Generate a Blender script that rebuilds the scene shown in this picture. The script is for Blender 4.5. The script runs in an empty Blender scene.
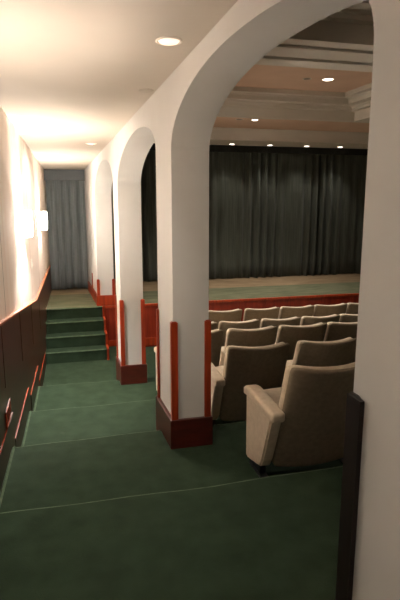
import bpy, bmesh, math, random
from mathutils import Vector, Matrix
random.seed(4)
C = bpy.context.scene.collection
ZO = 2.64          # lifts camera-relative heights so the lowest floor sits at z = 0
PI = math.pi

# ------------------------------------------------------------------ materials
def lin(c):
    return tuple(((x/255)/12.92 if x/255 <= .04045 else ((x/255+.055)/1.055)**2.4) for x in c) + (1,)

def base_mat(name, rough=.8, spec=.3):
    m = bpy.data.materials.new(name); m.use_nodes = True
    nt = m.node_tree; b = nt.nodes['Principled BSDF']
    b.inputs['Roughness'].default_value = rough
    b.inputs['Specular IOR Level'].default_value = spec
    return m, nt, b

def noise_mat(name, c1, c2, scale=(5, 5, 5), detail=4, rough=.8, spec=.3, bump=0, bscale=(200, 200, 200), bdist=.002,
              lo=.3, hi=.7, sheen=0):
    m, nt, b = base_mat(name, rough, spec)
    N = nt.nodes.new; L = nt.links.new
    tc = N('ShaderNodeTexCoord'); mp = N('ShaderNodeMapping'); mp.inputs['Scale'].default_value = scale
    L(tc.outputs['Object'], mp.inputs['Vector'])
    no = N('ShaderNodeTexNoise'); no.inputs['Scale'].default_value = 1; no.inputs['Detail'].default_value = detail
    L(mp.outputs['Vector'], no.inputs['Vector'])
    r = N('ShaderNodeValToRGB'); r.color_ramp.elements[0].position = lo; r.color_ramp.elements[1].position = hi
    r.color_ramp.elements[0].color = lin(c1); r.color_ramp.elements[1].color = lin(c2)
    L(no.outputs['Fac'], r.inputs['Fac']); L(r.outputs['Color'], b.inputs['Base Color'])
    if bump:
        mp2 = N('ShaderNodeMapping'); mp2.inputs['Scale'].default_value = bscale
        L(tc.outputs['Object'], mp2.inputs['Vector'])
        n2 = N('ShaderNodeTexNoise'); n2.inputs['Scale'].default_value = 1; n2.inputs['Detail'].default_value = 2
        L(mp2.outputs['Vector'], n2.inputs['Vector'])
        bp = N('ShaderNodeBump'); bp.inputs['Strength'].default_value = bump; bp.inputs['Distance'].default_value = bdist
        L(n2.outputs['Fac'], bp.inputs['Height']); L(bp.outputs['Normal'], b.inputs['Normal'])
    if sheen: b.inputs['Sheen Weight'].default_value = sheen
    return m

def emit_mat(name, col, strength):
    m, nt, b = base_mat(name)
    b.inputs['Base Color'].default_value = lin(col)
    b.inputs['Emission Color'].default_value = lin(col); b.inputs['Emission Strength'].default_value = strength
    return m

M = {}
M['carpet'] = noise_mat('green_carpet', (33, 45, 32), (41, 55, 40), (7, 7, 7), 5, .95, .1, .6, (160, 160, 160), .004, .32, .68)
M['carpet_worn_highlit'] = noise_mat('worn_highlit_carpet_edge', (56, 70, 53), (76, 90, 70), (20, 20, 20), 3, .95, .1, .5, (160, 160, 160), .003)  # worn edges, lightened further to paint the highlight along the nosings
M['riser_carpet'] = M['carpet']
M['paint'] = noise_mat('arcade_paint', (189, 188, 184), (197, 196, 192), (2, 2, 2), 3, .85, .2, .15, (60, 60, 240), .001)
M['ceil'] = noise_mat('ceiling_paint', (178, 169, 156), (185, 176, 163), (1.5, 1.5, 1.5), 3, .9, .2)
M['beam'] = noise_mat('ceiling_beam_paint', (212, 205, 194), (220, 213, 202), (2, 2, 2), 2, .9, .2)
M['peach'] = noise_mat('coffer_peach_paint', (220, 188, 166), (228, 196, 174), (2, 2, 2), 2, .9, .2)
M['wood'] = noise_mat('cherry_wood', (120, 38, 12), (168, 60, 22), (26, 26, 2.2), 5, .38, .45, .05, (60, 60, 6), .001, .3, .75)
M['wood_dark'] = noise_mat('dark_cherry_wood', (56, 17, 11), (80, 26, 17), (5, 5, 26), 5, .34, .5, .05, (10, 10, 80), .001, .3, .75)
M['wainscot'] = noise_mat('wainscot_wood', (44, 17, 9), (70, 27, 15), (3, 24, 1.6), 5, .33, .32, 0, lo=.3, hi=.75)
M['stagewood'] = noise_mat('stage_front_wood', (104, 28, 14), (138, 44, 22), (22, 22, 2), 5, .4, .4, 0, lo=.3, hi=.75)
M['stagefloor'] = noise_mat('stage_tan_carpet', (112, 95, 73), (134, 115, 90), (3, 6, 3), 4, .9, .1, .4, (150, 150, 150), .003)
M['stagegreen'] = noise_mat('stage_green_carpet', (76, 80, 60), (102, 101, 80), (3, 9, 3), 5, .9, .1, .4, (150, 150, 150), .003)
M['seat'] = noise_mat('tan_upholstery', (190, 173, 150), (204, 187, 164), (30, 30, 30), 3, .88, .2, .35, (420, 420, 420), .001, sheen=.15)
M['shell'] = noise_mat('shaded_back_upholstery', (126, 113, 94), (138, 124, 105), (30, 30, 30), 3, .88, .2, .35, (420, 420, 420), .001)  # same upholstery as the seat, darkened to paint shade on the chair backs
M['guard_dark'] = noise_mat('near_black_wood', (14, 7, 5), (24, 10, 7), (26, 26, 2.2), 5, .4, .4)  # near-black wood colour for the near pillar's guards
M['rail'] = noise_mat('lit_cherry_edge', (176, 98, 62), (200, 122, 82), (20, 4, 20), 4, .35, .5)  # cap rail cherry lightened to paint the light catching its top
M['metal'] = noise_mat('black_metal', (20, 20, 22), (32, 32, 36), (30, 30, 30), 2, .4, .5)
M['curtain'] = noise_mat('dark_stage_velour', (80, 84, 75), (104, 108, 97), (60, 60, 1.5), 3, .9, .15, .2, (300, 300, 40), .002, sheen=.2)
M['curtain2'] = noise_mat('grey_side_curtain_cloth', (122, 130, 132), (158, 166, 168), (80, 80, 1.2), 3, .9, .15, .2, (300, 300, 40), .002, sheen=.15)
M['valance'] = noise_mat('valance_cloth', (86, 90, 93), (96, 100, 103), (40, 40, 60), 3, .9, .15)
M['darkvalance'] = noise_mat('dark_valance_cloth', (34, 34, 30), (44, 44, 40), (40, 40, 8), 3, .9, .15)
M['white'] = noise_mat('white_plastic', (226, 222, 212), (234, 230, 220), (10, 10, 10), 1, .4, .4)
M['trimring'] = noise_mat('lamp_trim_white', (215, 205, 192), (225, 215, 200), (10, 10, 10), 1, .4, .4)
M['lens_dim'] = emit_mat('downlight_lens_soft', (255, 232, 214), .55)
M['lens'] = emit_mat('downlight_lens_bright', (255, 240, 222), 4.0)
M['lens_off'] = noise_mat('downlight_lens_unlit', (150, 130, 112), (160, 138, 120), (10, 10, 10), 1, .3, .5)
M['shade'] = emit_mat('sconce_shade_glow', (255, 244, 228), 88.0)
M['shade_soft'] = emit_mat('sconce_shade_dimmed_glow', (255, 242, 224), 21.0)
M['brass'] = noise_mat('sconce_backplate', (200, 190, 170), (210, 200, 180), (10, 10, 10), 1, .4, .5)

def fabric_wall():
    m, nt, b = base_mat('striped_wall_fabric', .9, .15)
    N = nt.nodes.new; L = nt.links.new
    tc = N('ShaderNodeTexCoord'); mp = N('ShaderNodeMapping'); mp.inputs['Scale'].default_value = (1, 38, .5)
    L(tc.outputs['Object'], mp.inputs['Vector'])
    no = N('ShaderNodeTexNoise'); no.inputs['Scale'].default_value = 1; no.inputs['Detail'].default_value = 4
    L(mp.outputs['Vector'], no.inputs['Vector'])
    r = N('ShaderNodeValToRGB'); r.color_ramp.elements[0].position = .3; r.color_ramp.elements[1].position = .7
    r.color_ramp.elements[0].color = lin((244, 222, 208)); r.color_ramp.elements[1].color = lin((252, 238, 228))
    L(no.outputs['Fac'], r.inputs['Fac'])
    sp = N('ShaderNodeSeparateXYZ'); L(tc.outputs['Object'], sp.inputs['Vector'])
    md = N('ShaderNodeMath'); md.operation = 'PINGPONG'; md.inputs[1].default_value = .62
    ad = N('ShaderNodeMath'); ad.inputs[1].default_value = .52; L(sp.outputs['Y'], ad.inputs[0]); L(ad.outputs[0], md.inputs[0])
    lt = N('ShaderNodeMath'); lt.operation = 'LESS_THAN'; lt.inputs[1].default_value = .008; L(md.outputs[0], lt.inputs[0])
    mx = N('ShaderNodeMixRGB'); mx.inputs['Color2'].default_value = lin((150, 124, 108))
    L(lt.outputs[0], mx.inputs['Fac']); L(r.outputs['Color'], mx.inputs['Color1']); L(mx.outputs['Color'], b.inputs['Base Color'])
    bp = N('ShaderNodeBump'); bp.inputs['Strength'].default_value = .2; bp.inputs['Distance'].default_value = .003
    L(no.outputs['Fac'], bp.inputs['Height']); L(bp.outputs['Normal'], b.inputs['Normal'])
    return m
M['fabric'] = fabric_wall()

# ------------------------------------------------------------------ mesh helpers
def link(name, bm, mats, parent=None, smooth=False, loc=(0, 0, 0)):
    me = bpy.data.meshes.new(name)
    bmesh.ops.recalc_face_normals(bm, faces=bm.faces[:])
    bm.to_mesh(me); bm.free()
    for m in (mats if isinstance(mats, (list, tuple)) else [mats]): me.materials.append(m)
    if smooth:
        for p in me.polygons: p.use_smooth = True
    o = bpy.data.objects.new(name, me); C.objects.link(o)
    o.location = loc
    if parent: o.parent = parent
    return o

def tag(o, label=None, cat=None, group=None, kind=None):
    if label: o['label'] = label
    if cat: o['category'] = cat
    if group: o['group'] = group
    if kind: o['kind'] = kind
    return o

def thing(name, label, cat, loc=(0, 0, 0), rz=0, group=None):
    o = bpy.data.objects.new(name, None); C.objects.link(o)
    o.empty_display_size = .1
    o.location = loc; o.rotation_euler = (0, 0, rz)
    return tag(o, label, cat, group)

def struct(name, bm, mats, parent=None, label=None, smooth=False):
    o = link(name, bm, mats, parent, smooth)
    if parent is None: o['kind'] = 'structure'
    if label: o['label'] = label
    return o

def box(bm, x0, x1, y0, y1, z0, z1, bevel=0, mi=0):
    vs = [bm.verts.new((x, y, z)) for z in (z0, z1) for (x, y) in ((x0, y0), (x1, y0), (x1, y1), (x0, y1))]
    fs = [bm.faces.new([vs[i] for i in f]) for f in ((3, 2, 1, 0), (4, 5, 6, 7), (0, 1, 5, 4), (1, 2, 6, 5), (2, 3, 7, 6), (3, 0, 4, 7))]
    for f in fs: f.material_index = mi
    if bevel:
        es = list({e for f in fs for e in f.edges})
        bmesh.ops.bevel(bm, geom=es, offset=bevel, segments=2, affect='EDGES', profile=.5)
    return vs

def hexa(bm, p, bevel=0):
    """p: 8 points, bottom ring of four then top ring of four"""
    vs = [bm.verts.new(q) for q in p]
    fs = [bm.faces.new([vs[i] for i in f]) for f in ((3, 2, 1, 0), (4, 5, 6, 7), (0, 1, 5, 4), (1, 2, 6, 5), (2, 3, 7, 6), (3, 0, 4, 7))]
    if bevel:
        es = list({e for f in fs for e in f.edges})
        bmesh.ops.bevel(bm, geom=es, offset=bevel, segments=2, affect='EDGES', profile=.5)

def prism(bm, poly, axis, a, b, mi=0):
    """extrude a 2-D polygon along an axis; poly in the two other coordinates (in xyz order)"""
    def P(u, v, w):
        return {'x': (w, u, v), 'y': (u, w, v), 'z': (u, v, w)}[axis]
    A = [bm.verts.new(P(u, v, a)) for u, v in poly]; B = [bm.verts.new(P(u, v, b)) for u, v in poly]
    n = len(poly); out = []
    out.append(bm.faces.new(A)); out.append(bm.faces.new(B[::-1]))
    for i in range(n):
        out.append(bm.faces.new((A[i], A[(i+1) % n], B[(i+1) % n], B[i])))
    for f in out: f.material_index = mi
    return out

def lathe(bm, prof, c=(0, 0, 0), n=28, a0=0, a1=2*PI, close=True):
    rings = []
    full = abs(a1-a0-2*PI) < 1e-6
    k = n if full else n+1
    for i in range(k):
        a = a0+(a1-a0)*i/n
        rings.append([bm.verts.new((c[0]+r*math.cos(a), c[1]+r*math.sin(a), c[2]+z)) for r, z in prof])
    for i in range(k if full else k-1):
        A, B = rings[i], rings[(i+1) % k]
        for j in range(len(prof)-1):
            try: bm.faces.new((A[j], B[j], B[j+1], A[j+1]))
            except ValueError: pass
    return rings

def rbox(bm, hx, hy, hz, r, n=(10, 4, 10), R=0, fn=None):
    """rounded box centred on the origin, optional outline rounding R in the xz plane, optional deformer"""
    cache = {}
    def vert(p):
        k = tuple(round(c, 5) for c in p)
        if k in cache: return cache[k]
        x, y, z = p[0]*hx, p[1]*hy, p[2]*hz
        if R:
            ex, ez = abs(x)-(hx-R), abs(z)-(hz-R)
            if ex > 0 and ez > 0:
                m = max(ex, ez); e = math.hypot(ex, ez); s = m/e
                x = math.copysign(hx-R+ex*s, x); z = math.copysign(hz-R+ez*s, z)
        # edge rounding through the thickness
        q = Vector((max(-hx+r, min(hx-r, x)), max(-hy+r, min(hy-r, y)), max(-hz+r, min(hz-r, z))))
        d = Vector((x, y, z))-q
        if d.length > 1e-9:
            mm = max(abs(d.x), abs(d.y), abs(d.z)); d = d*(min(mm, r)/d.length)
        w = q+d
        if fn: w = Vector(fn(w.x, w.y, w.z))
        cache[k] = bm.verts.new(w); return cache[k]
    def lins(k, rr, h):
        f = min(.45, rr/h)
        inner = [-1+f+(2-2*f)*i/k for i in range(k+1)]
        return [-1, -1+f*.35, -1+f*.7]+inner+[1-f*.7, 1-f*.35, 1]
    rr = max(r, R)
    X, Y, Z = lins(n[0], rr, hx), lins(n[1], r, hy), lins(n[2], rr, hz)
    for (A, B, f) in ((X, Z, lambda a, b, s: (a, s, b)), (X, Y, lambda a, b, s: (a, b, s)), (Y, Z, lambda a, b, s: (s, a, b))):
        for s in (-1, 1):
            for i in range(len(A)-1):
                for j in range(len(B)-1):
                    vs = [vert(f(A[i], B[j], s)), vert(f(A[i+1], B[j], s)), vert(f(A[i+1], B[j+1], s)), vert(f(A[i], B[j+1], s))]
                    if len(set(vs)) == 4:
                        try: bm.faces.new(vs)
                        except ValueError: pass

def copy_tree(o, parent=None):
    c = o.copy(); C.objects.link(c)
    if parent: c.parent = parent
    for ch in list(o.children): copy_tree(ch, c)
    return c

# ------------------------------------------------------------------ layout (heights relative to the camera, + ZO)
XW = lambda y: -.61+.025*y                # left wall
XA = lambda y: .924-.045*y                # aisle face of the arcade
ZC = lambda y: .98-.038*y+ZO              # aisle ceiling
TH = .28
L = [-1.66+ZO, -1.925+ZO, -2.18+ZO, -2.335+ZO, -2.58+ZO, -2.64+ZO]
YN = [2.73, 4.09, 5.42, 6.60]
ZS = -1.84+ZO                             # stage level
YS = 9.05                                 # stage front
XR = 8.5; YB = -1.6; YE = 12.1

# ------------------------------------------------------------------ floors
def tread(y0, y1, z, zb, nosing=True, x0=None, x1=XR, left_edge=True):
    bm = bmesh.new()
    r = .034
    if nosing:
        arc = [(y1-r+r*math.sin(a), z-r+r*math.cos(a)) for a in [PI/2*i/5 for i in range(6)]]
    else:
        arc = [(y1, z)]
    prof = [(y0, zb), (y0, z)]+arc+[(y1, zb)]
    n = 40 if nosing else 1
    cols = []
    for i in range(n+1):
        t = i/n; col = []
        for k, (y, zz) in enumerate(prof):
            xa = XW(y) if x0 is None else x0
            x = xa+(x1-xa)*(t**1.6)
            wob = (.010*math.sin(x*3.1+z*9)+.006*math.sin(x*8.3+z*5)) if (nosing and k >= 2) else 0
            col.append(bm.verts.new((x, y+wob, zz)))
        cols.append(col)
    m = len(prof)
    for i in range(n):
        for k in range(m):
            f = bm.faces.new((cols[i][k], cols[i+1][k], cols[i+1][(k+1) % m], cols[i][(k+1) % m]))
            if nosing and 2 <= k <= 6: f.material_index = 1
    bm.faces.new(cols[0]); bm.faces.new(cols[-1][::-1])
    # pale bound edge of the carpet along the wainscot
    if left_edge:
        ys = [max(y0, -1.6), y1-.02]
        hexa(bm, [(XW(ys[0])+.035, ys[0], z-.01), (XW(ys[0])+.05, ys[0], z-.01), (XW(ys[1])+.05, ys[1], z-.01), (XW(ys[1])+.035, ys[1], z-.01),
                  (XW(ys[0])+.035, ys[0], z+.004), (XW(ys[0])+.05, ys[0], z+.003), (XW(ys[1])+.05, ys[1], z+.003), (XW(ys[1])+.035, ys[1], z+.004)])
        bm.faces.ensure_lookup_table()
        for f in bm.faces[-6:]: f.material_index = 1
    return struct('floor', bm, [M['carpet'], M['carpet_worn_highlit']])

tread(YB, YN[0], L[0], -.6)
tread(YN[0], YN[1], L[1], -.6)
tread(YN[1], YN[2], L[2], -.6)
tread(YN[2], YN[3], L[3], -.6)
tread(YN[3], YS+.05, L[4], -.6, False, None, 1.15, False)
tread(YN[3], 7.2, L[4], -.6, True, 1.15, XR, False)
tread(7.2, YS+.05, L[5], -.6, False, 1.15, XR, False)

# ------------------------------------------------------------------ left wall, wainscot, rail, baseboards
def wallstrip(name, pts_bot, pts_top, off0, off1, mats, label=None):
    """vertical slab on the left wall between two polylines sampled at the same y"""
    bm = bmesh.new(); cols = []
    for (y, zb), (_, zt) in zip(pts_bot, pts_top):
        cols.append([bm.verts.new((XW(y)+o, y, z)) for o, z in ((off0, zb), (off1, zb), (off1, zt), (off0, zt))])
    for a, b in zip(cols, cols[1:]):
        for k in range(4): bm.faces.new((a[k], b[k], b[(k+1) % 4], a[(k+1) % 4]))
    bm.faces.new(cols[0]); bm.faces.new(cols[-1][::-1])
    return struct(name, bm, mats, None, label)

def rail(y): return (-.923-.131*(y-4.1) if y < 7.15 else -1.333)+ZO
RY = [YB, 0, 2, 4, 6, 7.15, 9, 11.0]
wallstrip('wall_left', [(YB, -.6), (11.2, -.6)], [(YB, 3.9), (11.2, 3.9)], -.2, 0, M['fabric'])
ry = [YB, YN[0], YN[0]+.001, YN[1], YN[1]+.001, YN[2], YN[2]+.001, YN[3], YN[3]+.001, 7.15, YS, YS+.001, 11.0]
def floor_at(y):
    for yn, l in zip(YN, L):
        if y <= yn: return l
    return L[4] if y <= YS else ZS
wallstrip('trim_1', [(y, floor_at(y)-.02) for y in ry], [(y, rail(y)) for y in ry], 0, .018, M['wainscot'], 'dark glossy wood wainscot')
wallstrip('trim_2', [(y, rail(y)-.006) for y in RY], [(y, rail(y)+.010) for y in RY], 0, .03, M['rail'], 'cherry wood cap rail')
segs = [(YB, 2.86, L[0]), (2.86, 4.25, L[1]), (4.3, 5.52, L[2]), (5.72, 6.76, L[3]), (6.9, 8.2, L[4])]
for (a, b, l) in segs:
    aa = max(a, YB)
    wallstrip('baseboard_left', [(aa, l-.02), (b, l-.28 if b < 8 else l-.02)], [(aa, l+.215), (b, l+.215)], .018, .026, M['wainscot'], 'dark wood baseboard step')
    wallstrip('trim_3', [(aa, l+.215), (b, l+.215)], [(aa, l+.219), (b, l+.219)], .018, .025, M['wood'], 'thin cherry-coloured highlight painted along baseboard edge')  # brighter strip paints the sconce highlight on the baseboard's top edge
# wainscot panel joints
for k, y in enumerate([.4, 1.6, 2.8, 4.0, 5.2, 6.4, 7.6]):
    wallstrip('trim_3', [(y, rail(y)-.5), (y+.02, rail(y)-.5)], [(y, rail(y)-.015), (y+.02, rail(y)-.015)], .016, .0215, M['wainscot'])
# louvred vent low on the wainscot
vent = thing('wall_vent', 'small slatted wood vent low on the left wainscot beside the carpeted steps', 'vent', (XW(4.04)+.018, 4.04, -1.695+ZO))
bm = bmesh.new(); box(bm, 0, .008, -.15, .15, 0, .012); box(bm, 0, .008, -.15, .15, .118, .13); box(bm, 0, .008, -.15, -.138, 0, .13); box(bm, 0, .008, .138, .15, 0, .13)
link('frame', bm, M['wood'], vent)
for i in range(7):
    bm = bmesh.new(); y = -.12+.04*i; box(bm, 0, .007, y, y+.014, .012, .118)
    link('slat', bm, M['wood'], vent)

# ------------------------------------------------------------------ arcade
AR = [  # y0, y1, spring near, spring far, rise
    (-1.4, .88, .50, .50, .30),
    (1.39, 3.74, .36, .34, .41),
    (4.245, 6.40, .38, .17, .345),
    (6.80, 9.09, .20, .03, .42),
]
def arch_z(a, y):
    y0, y1, s0, s1, r = a
    c = (y0+y1)/2; h = (y1-y0)/2; t = max(0, 1-((y-c)/h)**2)
    return s0+(s1-s0)*(y-y0)/(y1-y0)+r*t**(.28 if y < c and 1 < y0 < 2 else .5)+ZO
def arcade():
    ZT = 2.0+ZO; ZB = -.1
    st = [(YB, ZB)]
    for a in AR:
        st.append((a[0], ZB))
        n = 48
        for i in range(n+1):
            y = (a[0]+a[1])/2-(a[1]-a[0])/2*math.cos(PI*i/n)
            st.append((y, arch_z(a, y)))
        st.append((a[1], ZB))
    arcade_run(st[:-1], ZT); arcade_run([(9.09, ZS+.006), (11.19, ZS+.006)], ZT)
def arcade_run(st, ZT):
    bm = bmesh.new()
    cols = []
    for y, z in st:
        cols.append([bm.verts.new((XA(y), y, z)), bm.verts.new((XA(y)+TH, y, z)), bm.verts.new((XA(y)+TH, y, ZT)), bm.verts.new((XA(y), y, ZT))])
    for a, b in zip(cols, cols[1:]):
        same = abs(a[0].co.y-b[0].co.y) < 1e-6
        if same:
            bm.faces.new((a[0], a[1], b[1], b[0])); continue
        for k in range(4): bm.faces.new((a[k], b[k], b[(k+1) % 4], a[(k+1) % 4]))
    bm.faces.new(cols[0]); bm.faces.new(cols[-1][::-1])
    bmesh.ops.remove_doubles(bm, verts=bm.verts[:], dist=1e-5)
    return struct('wall_arcade', bm, M['paint'])
arcade()

# pillars: wooden base blocks and corner guards
PIL = [  # y0, y1, floor front, floor back, base top, guard top, place
    (.88, 1.385, L[0], L[0], -1.42, -.60, 'pillar nearest the camera'),
    (3.74, 4.245, L[1], L[2], -1.69, -.906, 'second pillar'),
    (6.40, 6.80, L[3], L[4], -2.085, -1.235, 'third pillar'),
    (9.09, 9.58, ZS, ZS, -1.655, -1.37, 'pillar on the stage'),
]
tn = 4
for (y0, y1, zf, zb, bt, gt, nm) in PIL:
    bt += ZO; gt += ZO; e = .03
    bm = bmesh.new()
    zlo = min(zf, zb)
    xs = lambda y: XA(y)
    y1e = y1+e if nm != 'pillar on the stage' else y1+1.2
    hexa(bm, [(xs(y0)-e, y0-e, zlo-(.01 if zlo < ZS else -.005)), (xs(y0)+TH+e, y0-e, zlo-(.01 if zlo < ZS else -.005)), (xs(y1e)+TH+e, y1e, zlo-(.01 if zlo < ZS else -.005)), (xs(y1e)-e, y1e, zlo-(.01 if zlo < ZS else -.005)),
              (xs(y0)-e, y0-e, bt), (xs(y0)+TH+e, y0-e, bt), (xs(y1e)+TH+e, y1e, bt), (xs(y1e)-e, y1e, bt)], .006)
    struct('trim_%d' % tn, bm, M['wood_dark'] if 'stage' not in nm else M['wood'], None, 'dark cherry wood base block of the ' + nm); tn += 1  # stage pillar's block takes the brighter wood to paint it as lit
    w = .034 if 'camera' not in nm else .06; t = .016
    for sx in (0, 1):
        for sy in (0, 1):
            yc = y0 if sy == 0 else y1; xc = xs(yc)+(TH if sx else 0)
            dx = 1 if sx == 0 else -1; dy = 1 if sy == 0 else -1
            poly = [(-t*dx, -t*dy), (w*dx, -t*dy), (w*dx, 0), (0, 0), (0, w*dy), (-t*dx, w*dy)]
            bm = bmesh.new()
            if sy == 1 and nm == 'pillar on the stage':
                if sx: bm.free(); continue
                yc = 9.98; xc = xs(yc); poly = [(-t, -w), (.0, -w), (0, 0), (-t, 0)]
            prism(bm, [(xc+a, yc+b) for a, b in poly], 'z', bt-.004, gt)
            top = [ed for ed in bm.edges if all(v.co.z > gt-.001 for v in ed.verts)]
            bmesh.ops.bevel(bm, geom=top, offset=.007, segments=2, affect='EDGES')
            struct('trim_%d' % tn, bm, M['guard_dark' if 'camera' in nm else 'wood'], None, ('near-black' if 'camera' in nm else 'cherry')+' wood corner guard of the ' + nm); tn += 1

# ------------------------------------------------------------------ ceilings and outer walls
bm = bmesh.new()
yy = [YB, 2, 5, 8, 11.2]
cols = [[bm.verts.new((XW(y)-.02, y, ZC(y))), bm.verts.new((XA(y)+.02, y, ZC(y))), bm.verts.new((XA(y)+.02, y, ZC(y)+.1)), bm.verts.new((XW(y)-.02, y, ZC(y)+.1))] for y in yy]
for a, b in zip(cols, cols[1:]):
    for k in range(4): bm.faces.new((a[k], b[k], b[(k+1) % 4], a[(k+1) % 4]))
bm.faces.new(cols[0]); bm.faces.new(cols[-1][::-1])
struct('ceiling', bm, M['ceil'])
bm = bmesh.new(); box(bm, -.9, 1.2, YB-.15, YB, -.6, 3.95); struct('wall_back', bm, M['paint'])
bm = bmesh.new(); box(bm, XA(YB)+TH, XR+.2, YB-.15, YB, -.6, 4.8); struct('wall_back', bm, M['beam'])
bm = bmesh.new(); box(bm, XR, XR+.2, YB, YE, -.6, 4.8); struct('wall_right', bm, M['beam'])
bm = bmesh.new(); box(bm, .4, XR+.2, YE, YE+.15, -.6, 4.8); struct('wall_front', bm, M['beam'])
bm = bmesh.new(); box(bm, -.6, .75, 11.2, 11.35, -.6, 3.9); struct('wall_front', bm, M['paint'])

# auditorium ceiling: lower field with two stepped coffers
XL = .3; zc = 1.40+ZO; zt = 1.58+ZO
cof = [(1.6, 5.25, 5.55, 9.0), (1.6, 5.25, .6, 4.62)]
bm = bmesh.new()
box(bm, XL, 1.6, YB, 9.0, zc, zt); box(bm, 5.25, XR, YB, 9.0, zc, zt)
box(bm, 1.6, 5.25, YB, .6, zc, zt); box(bm, 1.6, 5.25, 4.62, 5.55, zc, zt)
struct('ceiling', bm, M['beam'])
bm = bmesh.new(); box(bm, XL, XR, 9.0, 10.4, zc+.003, zt, mi=0); struct('ceiling', bm, M['peach'])
bm = bmesh.new(); box(bm, XL, XR, 9.0-.02, 9.06, zc-.006, zc+.17); struct('trim_50', bm, M['beam'])
k = 51
for (a, b, c, d) in cof:
    for (ins, z0, z1) in ((.10, .17, .215), (.14, .215, .24), (.30, .24, .31), (.34, .31, .33), (.46, .33, .40)):
        bm = bmesh.new(); z0 = zc+z0; z1 = zc+z1; o = .1
        box(bm, a-o, a+ins, c-o, d+o, z0, z1); box(bm, b-ins, b+o, c-o, d+o, z0, z1)
        box(bm, a+ins, b-ins, c-o, c+ins, z0, z1); box(bm, a+ins, b-ins, d-ins, d+o, z0, z1)
        struct('trim_%d' % k, bm, M['beam']); k += 1
    bm = bmesh.new(); box(bm, a-.2, b+.2, c-.2, d+.2, zc+.40, zc+.5); struct('ceiling', bm, M['peach'])
# beam moulding lines between the coffers
for y in (4.8, 5.2):
    bm = bmesh.new(); box(bm, 1.3, 5.5, y, y+.05, zc-.025, zc); struct('trim_%d' % k, bm, M['beam']); k += 1
# proscenium header above the stage
bm = bmesh.new(); box(bm, XL+.1, XR, 10.4, YE, 1.165+ZO, 4.7); struct('wall_proscenium', bm, M['beam'])
bm = bmesh.new(); box(bm, XL+.1, XR, 10.37, 10.4, 1.165+ZO, 1.20+ZO); box(bm, XL+.1, XR, 10.37, 10.4, 1.36+ZO, 1.4+ZO); struct('trim_%d' % k, bm, M['beam']); k += 1

# ------------------------------------------------------------------ stage and its steps
stage = thing('stage', 'raised stage with mottled green and tan carpet and cherry panelled front', 'stage', (2.5, YS, ZS-.8))
def sp(name, bm, mats, parent=stage):
    o = link(name, bm, mats)
    o.parent = parent; o.matrix_parent_inverse = Matrix.Translation(-Vector(parent.location))
    return o
YG = 10.35
def slab(bm, y0, y1, xr):
    a, b = XW(y0)+.02, XW(y1)+.02
    hexa(bm, [(a, y0, .02), (xr, y0, .02), (xr, y1, .02), (b, y1, .02), (a, y0, ZS), (xr, y0, ZS), (xr, y1, ZS), (b, y1, ZS)])
bm = bmesh.new(); slab(bm, YS, YG, .62); box(bm, .62, XR-.01, YS+.034, YG, .02, ZS); sp('platform', bm, M['stagegreen'])
bm = bmesh.new(); slab(bm, YG, 11.19, XR-.01); box(bm, .8, XR-.01, 11.19, YE-.01, .02, ZS); sp('tan_carpet', bm, M['stagefloor'])
bm = bmesh.new(); box(bm, .62, XR-.01, YS+.026, YS+.046, 0.0, ZS-.02); fp = sp('front_panel', bm, M['stagewood'])
bm = bmesh.new(); box(bm, .62, XR-.01, YS+.001, YS+.046, ZS-.045, ZS, .008); sp('edge_cap', bm, M['wood'], stage)
bm = bmesh.new(); box(bm, .62, XR-.01, YS+.011, YS+.026, 0.03, .17, .004); sp('plinth', bm, M['wood'])
for i in range(13):
    x = .62+.6*i
    bm = bmesh.new(); box(bm, x, x+.07, YS+.012, YS+.026, .17, ZS-.045, .003); sp('stile', bm, M['stagewood'])

steps = thing('stage_steps', 'flight of four green carpeted steps rising to the stage at the aisle end', 'steps', (.08, 8.28, L[4]))
R = (ZS-L[4])/4; T = .25
for i in range(4):
    y0 = 8.28+T*i; z = L[4]+R*(i+1)
    bm = bmesh.new(); r = .018
    y1 = y0+T if i < 3 else YS
    zb = L[4]+R*i if i == 0 else L[4]+R*i
    arc = [(y0+r-r*math.cos(a), z-r+r*math.sin(a)) for a in [PI/2*j/4 for j in range(5)]]
    poly = [(y0+.012, L[4]), (y0+.012, z-r-.01)]+arc+[(y1, z), (y1, L[4])]
    fs = prism(bm, poly, 'x', XW(y0)+.02, .575)
    for f in fs[4:8]: f.material_index = 1
    o = link('step', bm, [M['carpet'], M['carpet_worn_highlit']]); o.parent = steps; o.matrix_parent_inverse = Matrix.Translation(-Vector(steps.location))
bm = bmesh.new()
poly = [(8.25, L[4])]
for i in range(4):
    y0 = 8.25+T*i; z = L[4]+R*(i+1)+.012
    poly += [(y0, z), (y0+T, z)]
poly[-1] = (YS-.002, poly[-1][1]); poly += [(YS-.002, L[4])]
prism(bm, poly, 'x', .577, .608)
o = link('stringer', bm, M['wood']); o.parent = steps; o.matrix_parent_inverse = Matrix.Translation(-Vector(steps.location))
bm = bmesh.new(); box(bm, .575, .62, YS+.0, YS+.046, L[4], ZS); sp('corner_post', bm, M['wood'])

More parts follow.
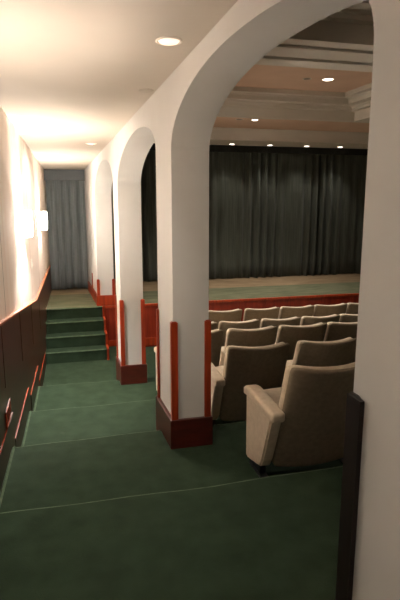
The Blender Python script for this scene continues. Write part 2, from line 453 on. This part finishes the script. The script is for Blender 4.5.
# ------------------------------------------------------------------ curtains
def pleats(name, x0, x1, y, z0, z1, per, amp, mat, seed, th=.012):
    rnd = random.Random(seed)
    bm = bmesh.new(); xs = []; n = int((x1-x0)/per*12); rows = 9
    ph = [rnd.uniform(0, 6.28) for _ in range(4)]
    def off(x, t):
        u = x/per*2*PI
        w = u+1.1*math.sin(x*1.7/per*.5+ph[0])+.6*math.sin(x*4.1/per*.3+ph[1])
        a = amp*(.55+.45*math.sin(x*2.3/per*.37+ph[2]))
        s = math.sin(w)
        s = math.copysign(abs(s)**.75, s)
        return a*s*(.72+.28*(1-t))+.012*math.sin(w*.47+3*t+ph[3])
    G = []
    for i in range(n+1):
        x = x0+(x1-x0)*i/n
        G.append([bm.verts.new((x, y+off(x, j/rows), z0+(z1-z0)*j/rows+(0 if j else .012*math.sin(x*9+ph[1])))) for j in range(rows+1)])
    for a, b in zip(G, G[1:]):
        for j in range(rows): bm.faces.new((a[j], b[j], b[j+1], a[j+1]))
    bmesh.ops.solidify(bm, geom=bm.faces[:], thickness=th)
    return link(name, bm, mat, None, True)
tag(pleats('stage_curtain', .92, 8.35, 11.54, ZS+.012, 1.13+ZO, .21, .10, M['curtain'], 3),
    'wide dark pleated velour curtain drawn across the whole stage', 'curtain')
bm = bmesh.new(); box(bm, .92, 8.4, 11.38, 11.42, 1.02+ZO, 1.164+ZO, .004)
tag(link('curtain_valance', bm, M['darkvalance']), 'narrow dark valance above the wide stage curtain', 'valance')
bm = bmesh.new(); 
yc = 10.82
sc = thing('side_curtain', 'narrow grey pleated curtain with flat valance closing the aisle end', 'curtain', (.07, yc, ZS))
c = pleats('drape', XW(yc)+.03, XA(yc)-.015, yc+.05, ZS+.035, .40+ZO, .15, .045, M['curtain2'], 8)
c.parent = sc; c.matrix_parent_inverse = Matrix.Translation(-Vector(sc.location))
box(bm, XW(yc)+.005, XA(yc)-.005, yc-.07, yc-.04, .355+ZO, .565+ZO, .004)
c = link('valance', bm, M['valance']); c.parent = sc; c.matrix_parent_inverse = Matrix.Translation(-Vector(sc.location))
bm = bmesh.new(); box(bm, XW(yc)+.005, XA(yc)-.005, yc-.02, 11.2, .50+ZO, ZC(yc)+.01)
struct('trim_90', bm, M['ceil'])

# ------------------------------------------------------------------ lamps
def light(name, kind, loc, energy, col, parent=None, **kw):
    d = bpy.data.lights.new(name, kind); d.energy = energy; d.color = col
    for a, b in kw.items(): setattr(d, a, b)
    o = bpy.data.objects.new(name, d); C.objects.link(o); o.location = loc
    if parent: o.parent = parent
    return o
WARM = (1, .93, .86)
ang = math.atan(.025)
SC = [(3.05, 'half round glowing wall sconce on the left wall beside the uppermost step'),
      (5.95, 'overexposed half round wall sconce, nearer of the two glowing on the left wall'),
      (8.75, 'overexposed half round wall sconce just in front of the grey side curtain'),
      (-.25, 'added, unseen half round wall sconce on the left wall at the aisle top, farthest from the stage')]  # last sconce is unseen, added to light the first chair back and near pillar
SZ = (-.16, -.26, -.34, -.06)
def sconce(sm):
    s = thing('wall_sconce', '', 'wall sconce')
    bm = bmesh.new(); r0, r1 = .125, .117
    outer = [(r0*.94, -.14), (r0, -.05), (r0, .05), (r0*.97, .14), (r1*.97, .14), (r1, .05), (r1, -.05), (r1*.94, -.14), (r0*.94, -.14)]
    lathe(bm, outer, (.004, 0, 0), 24, -PI/2, PI/2)
    link('shade', bm, M[sm], s, True)
    bm = bmesh.new(); box(bm, 0, .012, -.06, .06, -.1, .1, .003); link('back_plate', bm, M['brass'], s)
    bm = bmesh.new(); lathe(bm, [(0, -.04), (.012, -.04), (.012, -.005), (.02, .01), (.022, .03), (.014, .048), (0, .052)], (.05, 0, 0), 14)
    link('bulb', bm, M['lens'], s, True)
    bm = bmesh.new(); box(bm, .01, .05, -.006, .006, -.05, -.038); link('bracket', bm, M['brass'], s)
    return s
s0 = sconce('shade_soft'); s1 = sconce('shade')
for i, (y, lab) in enumerate(SC):
    s = s0 if i == 0 else s1 if i == 1 else copy_tree(s0 if i == 3 else s1)
    s['label'] = lab; s['group'] = 'sconces along the left wall'
    s.location = (XW(y), y, SZ[i]+ZO); s.rotation_euler.z = -ang
SE = 64
for i, (y, lab) in enumerate(SC):
    light('sconce_light', 'POINT', (XW(y)+.06, y, SZ[i]+.088+ZO), SE*(.62, .9, .8, .06)[i], WARM, shadow_soft_size=.015)
    light('sconce_light', 'POINT', (XW(y)+.06, y, SZ[i]-.075+ZO), SE*(.1, 3, .06, .03)[i], WARM, shadow_soft_size=.015)

def downlight(lens, r):
    d = thing('recessed_downlight', '', 'ceiling light')
    bm = bmesh.new(); lathe(bm, [(r*.8, .012), (r*.8, -.001), (r*.86, -.006), (r, -.003), (r, .002)], (0, 0, 0), 26); link('trim_ring', bm, M['trimring'], d, True)
    bm = bmesh.new(); lathe(bm, [(0, -.015), (r*.4, -.0135), (r*.7, -.008), (r*.8, -.001), (r*.8, .004), (0, .004)], (0, 0, 0), 26); link('lens', bm, lens, d, True)
    return d
DL = [  # x, y, z, lens, radius, energy, spot deg, label, tilt
    (.613, 3.06, ZC(3.06), 'lens_dim', .075, 36, 120, 'round recessed ceiling light nearest the camera in the aisle'),
    (.387, 7.15, ZC(7.15), 'lens_dim', .075, 60, 120, 'round recessed aisle ceiling light further down near the stage'),
    (4.02, 7.71, zc+.40, 'lens', .1, 175, 125, 'brightest recessed light in the peach ceiling coffer'),
    (3.69, 7.75, zc+.40, 'lens_off', .07, 0, 0, 'dim small recessed fitting beside the brightest coffer light'),
    (3.42, 9.27, zc+.003, 'lens', .075, 150, 110, 'lit recessed light in the peach strip beyond the coffer'),
    (3.13, 9.27, zc+.003, 'lens_off', .075, 0, 0, 'unlit recessed fitting in the peach strip beside the arch'),
    (3.58, 11.1, 1.165+ZO, 'lens', .072, 30, 86, 'leftmost small light in the row above the stage curtain'),
    (4.46, 11.1, 1.165+ZO, 'lens', .072, 30, 86, 'second small light from the left above the stage curtain'),
    (5.34, 11.1, 1.165+ZO, 'lens', .072, 30, 86, 'third small light from the left above the stage curtain'),
    (6.17, 11.1, 1.165+ZO, 'lens', .072, 30, 86, 'rightmost small light in the row above the stage curtain'),
    (2.2, 1.5, zc+.40, 'lens_off', .1, 0, 140, 'recessed light in the coffer over the rearmost chairs, left of its pair'),
    (4.3, 1.5, zc+.40, 'lens_off', .1, 0, 140, 'recessed light in the coffer over the rearmost chairs, right of its pair'),
    (2.2, 7.71, zc+.40, 'lens', .1, 175, 125, 'added recessed light in the far coffer, unseen beside the arcade'),  # unseen lamp added to light the chair rows from above
]
for (x, y, z, ln, r, en, an, lab) in DL:
    d = downlight(M[ln], r); d.location = (x, y, z); d['label'] = lab
    if y < 9 and x < 1: d.rotation_euler.x = -math.atan(.038)
    if z == 1.165+ZO: d['group'] = 'row of small lights above the stage curtain'
    if en:
        dl = light('downlight_lamp', 'SPOT', (x, y, z-.03), en, (1, .91, .81), spot_size=math.radians(an), spot_blend=.7, shadow_soft_size=.06)
        if ln == 'lens_dim': dl.rotation_euler = (0, math.radians(34), 0)     # wall-washing lamps turned to the left wall
bm = bmesh.new(); lathe(bm, [(0, -.008), (.05, -.007), (.056, -.002), (.056, .003), (0, .003)], (0, 0, 0), 24)
o = tag(link('ceiling_disc', bm, M['ceil'], None, True, (.66, 4.2, ZC(4.2))), 'small flat cream disc on the aisle ceiling beside the arcade', 'ceiling disc')
o.rotation_euler.x = -math.atan(.038)
# switch on the wall by the curtain
sw = thing('light_switch', 'small white switch plate low on the pale left wall', 'light switch', (XW(7.05), 7.05, -.83+ZO), -ang)
bm = bmesh.new(); box(bm, 0, .008, -.04, .04, -.06, .06, .003); link('plate', bm, M['white'], sw)
bm = bmesh.new(); box(bm, .007, .014, -.012, .012, -.022, .022, .002); link('rocker', bm, M['white'], sw)

# ------------------------------------------------------------------ chairs
W = .59
def bendy(x, y, z):          # backrest: z 0..1 along the back, curved in plan, reclined
    return x, y, z
def make_chair():
    t = thing('theatre_chair', '', 'chair')
    zb, ztp = .085, .885; H = (ztp-zb)/2; zm = (ztp+zb)/2
    def back(x, y, z, dy):
        v = (z+H)/(2*H)                                   # 0 bottom, 1 top
        hw = .99+.01*v                        # narrows a touch towards the bottom
        yy = .32*(1-v)+.02*(1-v)**2+.085*(x/(W/2))**2*(.35+.65*v)+y+dy
        zz = zm+z+.018*(x/(W/2))**2*v-.02*(1-(x/(W/2))**2)*(1-v)**3
        return x*hw, yy, zz
    bm = bmesh.new(); rbox(bm, W/2, .024, H, .02, (12, 1, 10), .045, lambda x, y, z: back(x, y, z, .024))
    link('back_shell', bm, M['shell'], t, True)
    bm = bmesh.new(); rbox(bm, W/2-.004, .045, H-.004, .034, (12, 1, 10), .06, lambda x, y, z: back(x, y, z, .088))
    link('back_cushion', bm, M['seat'], t, True)
    # seat
    def sfn(x, y, z):
        return x, .62+y, .40+z+.03*y+.012*(1-(x/.26)**2)
    bm = bmesh.new(); rbox(bm, .26, .24, .065, .04, (8, 8, 1), 0, sfn); link('seat', bm, M['seat'], t, True)
    bm = bmesh.new(); box(bm, -.24, .24, .42, .82, .30, .335, .01); link('seat_pan', bm, M['metal'], t)
    return t
def arm(t, side, wide):
    hw = .042 if wide else .009
    xc = side*(W/2+(.052 if wide else .0125))
    # upholstered side panel
    bm = bmesh.new()
    poly = [(.185, .532), (.665, .532), (.655, .055), (.61, .04), (.37, .10), (.325, .17)]
    prism(bm, poly, 'x', xc-hw, xc+hw)
    bmesh.ops.bevel(bm, geom=bm.edges[:], offset=.012 if wide else .004, segments=3, affect='EDGES')
    link('arm_panel', bm, M['seat'], t)
    bm = bmesh.new(); pw = .056 if wide else .0105
    rbox(bm, pw, .272, .036,   .028 if wide else .009, (2, 10, 1), 0,
         lambda x, y, z: (xc+x*(1+(.10*(y/.272) if wide else 0)), (.423+y), .553+z+.012*(y/.272)-(.02*max(0, y-.19)/.09)))
    link('arm_pad', bm, M['seat'], t, True)
    bm = bmesh.new(); lw = .022 if wide else .008
    box(bm, xc-lw, xc+lw, .41, .53, .02, .14, .004); box(bm, xc-lw*1.3, xc+lw*1.3, .33, .61, 0, .022, .004)
    link('leg', bm, M['metal'], t)
pro = {}
def chair(xl, y, z, first, last, label, group):
    key = (first, last)
    if key not in pro:
        c = pro[key] = make_chair(); arm(c, -1, first)
        if last: arm(c, 1, False)
    else:
        c = copy_tree(pro[key])
    c.location = (xl+W/2, y, z); c['label'] = label; c['group'] = group
rows = [
  ('back row', 2.745, L[1], [(1.325, 'nearest tan theatre chair, its whole back and left arm in view by near pillar')]),
  ('second row', 4.12, L[2], [(1.352, 'tan chair in the second row with dark back, directly behind nearest chair\'s arm'),
                             (2.045, 'tan second row chair, right of its row, partly hidden above nearest chair\'s back')]),
  ('third row', 5.32, L[3], [(1.085, 'tan third row chair at row\'s left end, mostly hidden behind wood trimmed pillar'),
                            (1.74, 'tan third row chair just right of the pillar, above second row\'s left back'),
                            (2.375, 'tan third row chair in the middle, second in view from the pillar'),
                            (2.995, 'tan third row chair cut off by near pillar at right')]),
  ('fourth row', 6.68, L[4], [(1.42, 'tan fourth row chair almost hidden by pillar, only its right edge showing'),
                              (2.05, 'tan fourth row chair, first fully seen right of the pillar'),
                              (2.685, 'tan fourth row chair, second fully seen from the pillar'),
                              (3.32, 'tan fourth row chair, third from the pillar'),
                              (3.935, 'tan fourth row chair at right, its end cut off by near pillar')]),
  ('front row', 7.68, L[5], [(2.135, 'tan front row chair closest to stage, beside the wood trimmed pillar'),
                             (2.785, 'tan front row chair near the stage, second from the pillar'),
                             (3.41, 'tan front row chair near the stage, third from the pillar'),
                             (4.025, 'tan front row chair near the stage, fourth from the pillar'),
                             (4.64, 'tan front row chair near the stage cut off by near pillar')]),
]
for nm, y, z, lst in rows:
    for i, (xl, lab) in enumerate(lst):
        chair(xl, y, z, i == 0 and nm != 'front row', i == len(lst)-1, lab, 'tan theatre chairs in rows facing the stage')

# ------------------------------------------------------------------ world, camera, view
w = bpy.data.worlds.new('world'); bpy.context.scene.world = w; w.use_nodes = True
w.node_tree.nodes['Background'].inputs[0].default_value = (.02, .018, .016, 1)
w.node_tree.nodes['Background'].inputs[1].default_value = .3

cam = bpy.data.cameras.new('camera'); co = bpy.data.objects.new('camera', cam); C.objects.link(co)
f = 520.0; vx, vy = -137.0, 101.0
Yc = Vector((vx, vy, f)).normalized()
Xc = Vector((-(f*f+vy*vy)/vx, vy, f)).normalized()
Zc = Xc.cross(Yc)
if Zc.y < 0: Zc = -Zc
right = Vector((Xc[0], Yc[0], Zc[0])); up = Vector((Xc[1], Yc[1], Zc[1])); fwd = Vector((Xc[2], Yc[2], Zc[2]))
m = Matrix((right, up, -fwd)).transposed().to_4x4()
m.translation = Vector((0, 0, ZO))
co.matrix_world = m
cam.sensor_fit = 'VERTICAL'; cam.sensor_height = 24; cam.lens = f*24/600
cam.clip_start = .02
sc_ = bpy.context.scene
sc_.camera = co
sc_.view_settings.view_transform = 'Standard'; sc_.view_settings.look = 'None'
sc_.view_settings.gamma = 1; sc_.view_settings.use_curve_mapping = False
sc_.view_settings.exposure = .62
